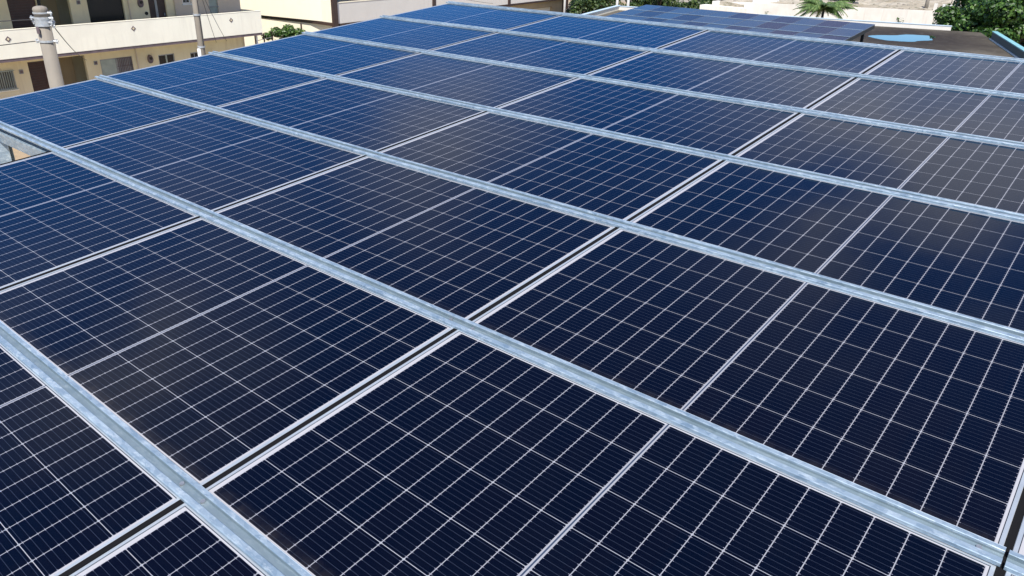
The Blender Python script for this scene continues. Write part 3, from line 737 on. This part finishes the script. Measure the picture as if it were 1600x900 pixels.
def leafmat(name, c1, c2, c3, tr=.25):
    t = NT(name); v = t.obj(); n = t.n('ShaderNodeNewGeometry')
    wn_ = t.n('ShaderNodeTexNoise'); t.put(wn_.inputs['Vector'], v); wn_.inputs['Scale'].default_value = 1.1; wn_.inputs['Detail'].default_value = 4
    r = t.math('ADD', t.math('MULTIPLY', n.outputs['Random Per Island'], .6), t.math('MULTIPLY', wn_.outputs['Fac'], .5))
    col = t.ramp(r, (.25, c1), (.55, c2), (.9, c3))
    b = t.n('ShaderNodeBsdfPrincipled'); t.put(b.inputs['Base Color'], col); b.inputs['Roughness'].default_value = .45
    tl = t.n('ShaderNodeBsdfTranslucent'); t.put(tl.inputs['Color'], col)
    mx = t.n('ShaderNodeMixShader'); mx.inputs[0].default_value = tr
    t.t.links.new(b.outputs[0], mx.inputs[1]); t.t.links.new(tl.outputs[0], mx.inputs[2]); t.t.links.new(mx.outputs[0], t.out.inputs[0]); return t.m
M['leafA'] = leafmat('broad_leaves', (.012, .036, .008), (.035, .090, .014), (.10, .19, .03))
M['leafB'] = leafmat('hedge_leaves', (.018, .040, .012), (.040, .080, .018), (.10, .13, .03))
M['leafP'] = leafmat('palm_leaves', (.05, .09, .02), (.10, .17, .05), (.20, .27, .09))
M['grass'] = leafmat('dry_grass', (.10, .11, .03), (.20, .19, .06), (.32, .29, .11))
M['bark'] = simple('bark', (.16, .12, .085), (.08, .06, .045), 6, .9, 0, .6, .03)

def leaves(bm, rng, c, r, n, s, gaps=.0):
    """a lobe: leaf-sized faces spread over and inside an ellipsoid, leaning outwards"""
    c = Vector(c); 
    for i in range(n):
        d = Vector((rng.gauss(0,1), rng.gauss(0,1), rng.gauss(0,1))).normalized()
        rad = .55 + .5 * rng.random() ** .6
        p = c + Vector((d.x * r[0], d.y * r[1], d.z * r[2])) * rad
        nrm = (d + Vector((rng.gauss(0,.5), rng.gauss(0,.5), rng.gauss(.4,.5)))).normalized()
        a = nrm.orthogonal().normalized(); a.rotate(Matrix.Rotation(rng.random() * 2 * PI, 3, nrm)); b = nrm.cross(a)
        L = s * rng.uniform(.7, 1.35); w = L * .42
        tip = p + a * L + nrm * (-.12 * L)
        v = [bm.verts.new(q) for q in (p - a * L * .2, p + a * L * .35 + b * w, tip, p + a * L * .35 - b * w)]
        bm.faces.new(v)
def tree(name, x, y, z, trunk_h, lobes, n, s, mat, label, cat='tree', group=None, seed=1, tr=.18):
    rng = random.Random(seed)
    root = empty(name, (x, y, z), (0, 0, 0), label, cat, group)
    bm = NB(); prev = Vector((0, 0, 0)); k = 5; pts = [prev]
    for i in range(k):
        pts.append(pts[-1] + Vector((rng.gauss(0, .03) * trunk_h, rng.gauss(0, .03) * trunk_h, trunk_h / k)))
    for i in range(k): cyl(bm, pts[i], pts[i+1], tr * (1 - .1 * i), tr * (1 - .1 * (i + 1)), 10)
    obj('trunk', bm, M['bark'], root, True)
    bm = NB()
    for (lx, ly, lz, rr) in lobes:
        e = Vector((lx, ly, lz)); st = pts[rng.choice((3, 4, 5))]
        mid = st.lerp(e, .5) + Vector((0, 0, .15 * rr)); cyl(bm, st, mid, tr * .4, tr * .25, 6); cyl(bm, mid, e, tr * .25, tr * .08, 6)
    obj('limbs', bm, M['bark'], root)
    bm = NB(); tot = sum(l[3] ** 2 for l in lobes)
    for (lx, ly, lz, rr) in lobes: leaves(bm, rng, (lx, ly, lz), (rr, rr, rr * .72), int(n * rr * rr / tot), s)
    obj('crown', bm, mat, root); return root
def lobeset(rng, n, R_, H_, rr, z0):
    out = []
    for i in range(n):
        a = rng.random() * 2 * PI; q = math.sqrt(rng.random())
        h = rng.random()
        out.append((math.cos(a) * R_ * q, math.sin(a) * R_ * q, z0 + H_ * h * (1 - .5 * q * q), rr * rng.uniform(.7, 1.2)))
    return out
rng = random.Random(11)
tree('broadleaf_tree', -4.7, 50.6, 0, 4.2, lobeset(rng, 60, 3.8, 3.6, .82, 3.4), 36000, .165, M['leafA'], 'large glossy green broadleaf tree behind the turquoise parapet at upper right', seed=5, tr=.26)
# palm
pm = empty('palm_tree', (-14.9, 50.0, 0), (0, 0, 0), 'small palm with drooping feathery fronds before the white wall', 'tree')
bm = NB(); cyl(bm, (0, 0, 0), (.03, 0, 4.4), .13, .07, 12); obj('trunk', bm, M['bark'], pm, True)
rng = random.Random(4); bm = NB()
for k in range(34):
    a = 2 * PI * k / 34 + rng.uniform(-.15, .15); up = rng.uniform(.25, 1.1); Lf = rng.uniform(1.6, 2.1)
    pts = []; 
    for i in range(11):
        s = i / 10; r_ = Lf * s * math.cos(up * (1 - s * .6)) ; zz = 4.4 + Lf * (s * math.sin(up) - 1.15 * s * s * (.60 + .2 * math.cos(k)))
        pts.append(Vector((math.cos(a) * r_, math.sin(a) * r_, zz)))
    side = Vector((-math.sin(a), math.cos(a), 0))
    for i in range(10):
        cyl(bm, pts[i], pts[i+1], .014, .011, 4, False)
        d = (pts[i+1] - pts[i]).normalized()
        for sub in (0, .25, .5, .75):
            if i == 0: continue
            base = pts[i].lerp(pts[i+1], sub); l = .42 * math.sin(PI * min(1, (i + sub) / 10 + .12)) + .08
            for sg in (-1, 1):
                tip = base + (side * sg * .8 + d * .55 + Vector((0, 0, -.55 - .2 * rng.random()))).normalized() * l
                w = d * .040
                bm.faces.new([bm.verts.new(q) for q in (base - w, base + w, tip)])
obj('crown', bm, M['leafP'], pm)

# vegetation left of the wall, beyond the near array
veg = [(-41.5, 64, 3.4, 2.2, 'dark shrubby tree just right of the brown trimmed building'), (-38.2, 66, 4.0, 2.3, 'bushy dark green tree left of the two white posts'),
       (-34.6, 65, 4.4, 2.4, 'broad dark tree behind the two white posts'), (-31.2, 66.5, 4.8, 2.4, 'dark green tree above the left end of the far array'),
       (-28.4, 66, 4.6, 2.0, 'dark tree left of the concrete steps'), (-25.6, 67.5, 4.6, 1.8, 'shaded tree behind the concrete steps'), (-45, 70, 4.5, 2.4, 'tree at the back beyond the brown trimmed building')]
for i, (x, y, h, r_, lab) in enumerate(veg):
    rg = random.Random(20 + i)
    tree('bushy_tree', x, y, 0, h * .5, [(a, b, c, d) for a, b, c, d in lobeset(rg, 16, r_, h * .85, .95, .7)], 5200, .20, M['leafB'], lab, 'tree', 'trees beyond the near array', 30 + i)
for i, (x, y, r_) in enumerate(((-21.3, 66, 1.3),)):
    tree('shrub', -17.9, 63.5, 3.9, .6, lobeset(random.Random(50), 7, .8, .8, .5, .5), 1500, .14, M['leafA'], 'rounded dark green shrub behind the palm', 'shrub', None, 51, .05)
# grass strip at the foot of those trees
bm = NB(); rng = random.Random(9)
for i in range(9000):
    x = rng.uniform(-48, -28); y = rng.uniform(56, 63.5); h = rng.uniform(.15, .55) * (1.5 if rng.random() > .9 else 1)
    a = rng.random() * PI; dx, dy = math.cos(a) * .05, math.sin(a) * .05
    bm.faces.new([bm.verts.new(q) for q in ((x - dx, y - dy, 0), (x + dx, y + dy, 0), (x + rng.gauss(0, .12), y + rng.gauss(0, .12), h))])
o = obj('dry_grass', bm, M['grass']); o['kind'] = 'stuff'; tag(o, 'yellowish rough grass at the foot of the dark trees', 'grass')
# creeper edge of brownish leaves near the far array
tree('shrub', -33.0, 60.2, 0, .8, lobeset(random.Random(60), 9, 1.5, 1.2, .6, .8), 2200, .15, M['grass'], 'yellow brown bush at the left end of the far array', 'shrub', None, 61, .05)
tree('shrub', -38.9, 28.3, 0, 1.6, lobeset(random.Random(72), 20, 1.15, 1.0, .36, 1.75), 4200, .12, M['leafA'], 'small green shrub between the apartment block and the brown trimmed building', 'shrub', None, 71, .05)
for (x, lab, s) in ((-22.4, 'weed sprouting at the left part of the white wall', 1), (-12.9, 'taller weed growing against the white wall near its right end', 2), (-10.9, 'small weed at the foot of the white wall beside the tree', 3)):
    weed(x, 59.8, 2.9, .65 if s == 2 else .35, lab, s)
# white posts
for k, (x, y, r_, lab) in enumerate(((-40.0, 58.0, .11, 'single white post right of the brown trimmed building'), (-34.6, 58, .12, 'left one of the pair of white posts'), (-33.9, 58.6, .13, 'right one of the pair of white posts'))):
    bm = NB(); cyl(bm, (0, 0, 0), (0, 0, 7.5), r_, r_ * .9, 14); o = obj('white_post', bm, M['white'], None, True); o.location = (x, y, 0)
    tag(o, lab, 'post', 'white posts before the trees')
# fence post and gate beside building A
bm = NB(); cyl(bm, (0, 0, 0), (0, 0, 2.85), .05, .05, 10); o = obj('gate_post', bm, M['brown']); o.location = (-38.55, 29.2, 0); tag(o, 'thin dark brown post right of the small shrub', 'post')
f_ = empty('side_fence', (-37.15, 25.6, 0), (0, 0, R(120)), 'low grey railing at the right end of the apartment block', 'fence')
bm = NB()
for z in (1.5, 2.0, 2.35): box(bm, -.9, 1.1, -.012, .012, z - .015, z + .015)
obj('rail', bm, M['grey'], f_)
for x in (-.92, .1, 1.12):
    boxo('fence_post', x - .025, x + .025, -.025, .025, 0, 2.65, M['brown'], f_)
# pole and things on the lot
p3 = empty('utility_pole', (-11.9, 62.0, 3.6), (0, 0, 0), 'grey utility pole standing on the dirt lot behind the white wall', 'pole')
bm = NB(); cyl(bm, (0, 0, 0), (0, 0, 1.85), .13, .12, 14); obj('shaft', bm, M['concrete'], p3, True)
bm = NB(); box(bm, -10.9, -9.6, 62.0, 62.25, 3.6, 4.45); o = obj('block_wall', bm, M['white']); tag(o, 'short white wall piece beside the grey pole on the dirt lot', 'wall')
bm = NB(); box(bm, -11.35, -11.15, 61.6, 61.8, 3.6, 4.5); o = obj('marker_post', bm, M['bgrey']); tag(o, 'stubby pale post beside the grey utility pole', 'post')
def rack(x, y, z, w, d, lab, rotz):
    r = empty('panel_rack', (x, y, z), (0, 0, rotz), lab, 'rack', 'dark racks on the dirt lot')
    bm = NB(); box(bm, -w/2, w/2, -d/2, d/2, 0, .06); bmesh.ops.rotate(bm, verts=bm.verts, cent=(0,0,0), matrix=Matrix.Rotation(R(9), 3, 'X')); bmesh.ops.translate(bm, verts=bm.verts, vec=(0, 0, .75)); obj('deck', bm, M['cells2a'], r)
    for sx in (-1, 1):
        for sy in (-1, 1):
            zt = .72 + sy * d * .4 * math.tan(R(9)); boxo('leg', sx*w*.42 - .04, sx*w*.42 + .04, sy*d*.4 - .04, sy*d*.4 + .04, -.6, zt, M['darksteel'], r)
    return r
rack(-17.9, 69.5, 4.2, 4.0, 2.6, 'grey low rack of panels at the top edge behind the palm', R(12))
rack(-23.6, 67.0, 3.95, 3.6, 2.4, 'dark blue rack of panels at the top edge left of the palm', R(8))
rack(-12.4, 74, 4.9, 3.4, 2.4, 'dark rack of panels at the top edge behind the grey pole', R(10))
# rubble on the lot
rng = random.Random(77); bm = NB()
for i in range(110):
    x = rng.uniform(-26, -9.8); y = rng.uniform(60.6, 72); z = 3.62 + (x + 24) * .028 + (y - 60.2) * .075 + .12 * math.sin(x*1.3 + y*.7)
    s = rng.uniform(.03, .11); mtx = Matrix.Translation((x, y, z)) @ Matrix.Rotation(rng.random()*6, 4, 'Z') @ Matrix.Diagonal((s*1.4, s, s*.7, 1))
    bmesh.ops.create_icosphere(bm, subdivisions=1, radius=1, matrix=mtx)
for v in bm.verts: v.co += Vector((rng.gauss(0,.015), rng.gauss(0,.015), rng.gauss(0,.012)))
o = obj('rubble', bm, M['concrete']); o['kind'] = 'stuff'; tag(o, 'scattered pale stones on the dirt lot', 'stones')

# parked white car seen under the tree at the right edge
def car(x, y, z, rz, lab):
    r = empty('parked_car', (x, y, z), (0, 0, rz), lab, 'car')
    prof = [(-2.1,.35),(-2.15,.75),(-1.95,.92),(-1.3,1.0),(-.75,1.42),(.7,1.46),(1.35,1.05),(2.0,.9),(2.15,.6),(2.1,.35)]
    bm = NB(); L0 = [bm.verts.new((a, -.82 if b < 1.05 else -.66, b)) for a, b in prof]; L1 = [bm.verts.new((a, .82 if b < 1.05 else .66, b)) for a, b in prof]
    bm.faces.new(L0); bm.faces.new(L1)
    for i in range(len(prof)): j = (i+1) % len(prof); bm.faces.new((L0[i], L0[j], L1[j], L1[i]))
    bmesh.ops.bevel(bm, geom=bm.edges[:], offset=.05, segments=2, affect='EDGES')
    obj('body', bm, M['white'], r, True)
    for s in (-1, 1):
        bm = NB(); q = [(-1.05,1.04),(-.68,1.36),(.62,1.39),(1.1,1.06)]
        a = [bm.verts.new((u, s*(.85 if w < 1.1 else .70), w)) for u, w in q]; b = [bm.verts.new((u, s*(.78 if w < 1.1 else .62), w)) for u, w in q]
        bm.faces.new(a); bm.faces.new(b)
        for i in range(4): bm.faces.new((a[i], a[(i+1)%4], b[(i+1)%4], b[i]))
        obj('side_window', bm, M['pane'], r)
        for u in (-1.3, 1.35):
            bm = NB(); cyl(bm, (u, s*.66, .32), (u, s*.85, .32), .32, .32, 20); w_ = obj('wheel', bm, M['dark'], r)
            bm = NB(); cyl(bm, (u, s*.84, .32), (u, s*.865, .32), .19, .17, 14); obj('rim', bm, M['bolt'], w_)
    return r
car(-8.4, 86.5, 0, R(25), 'white parked car glimpsed under the tree at the right margin')
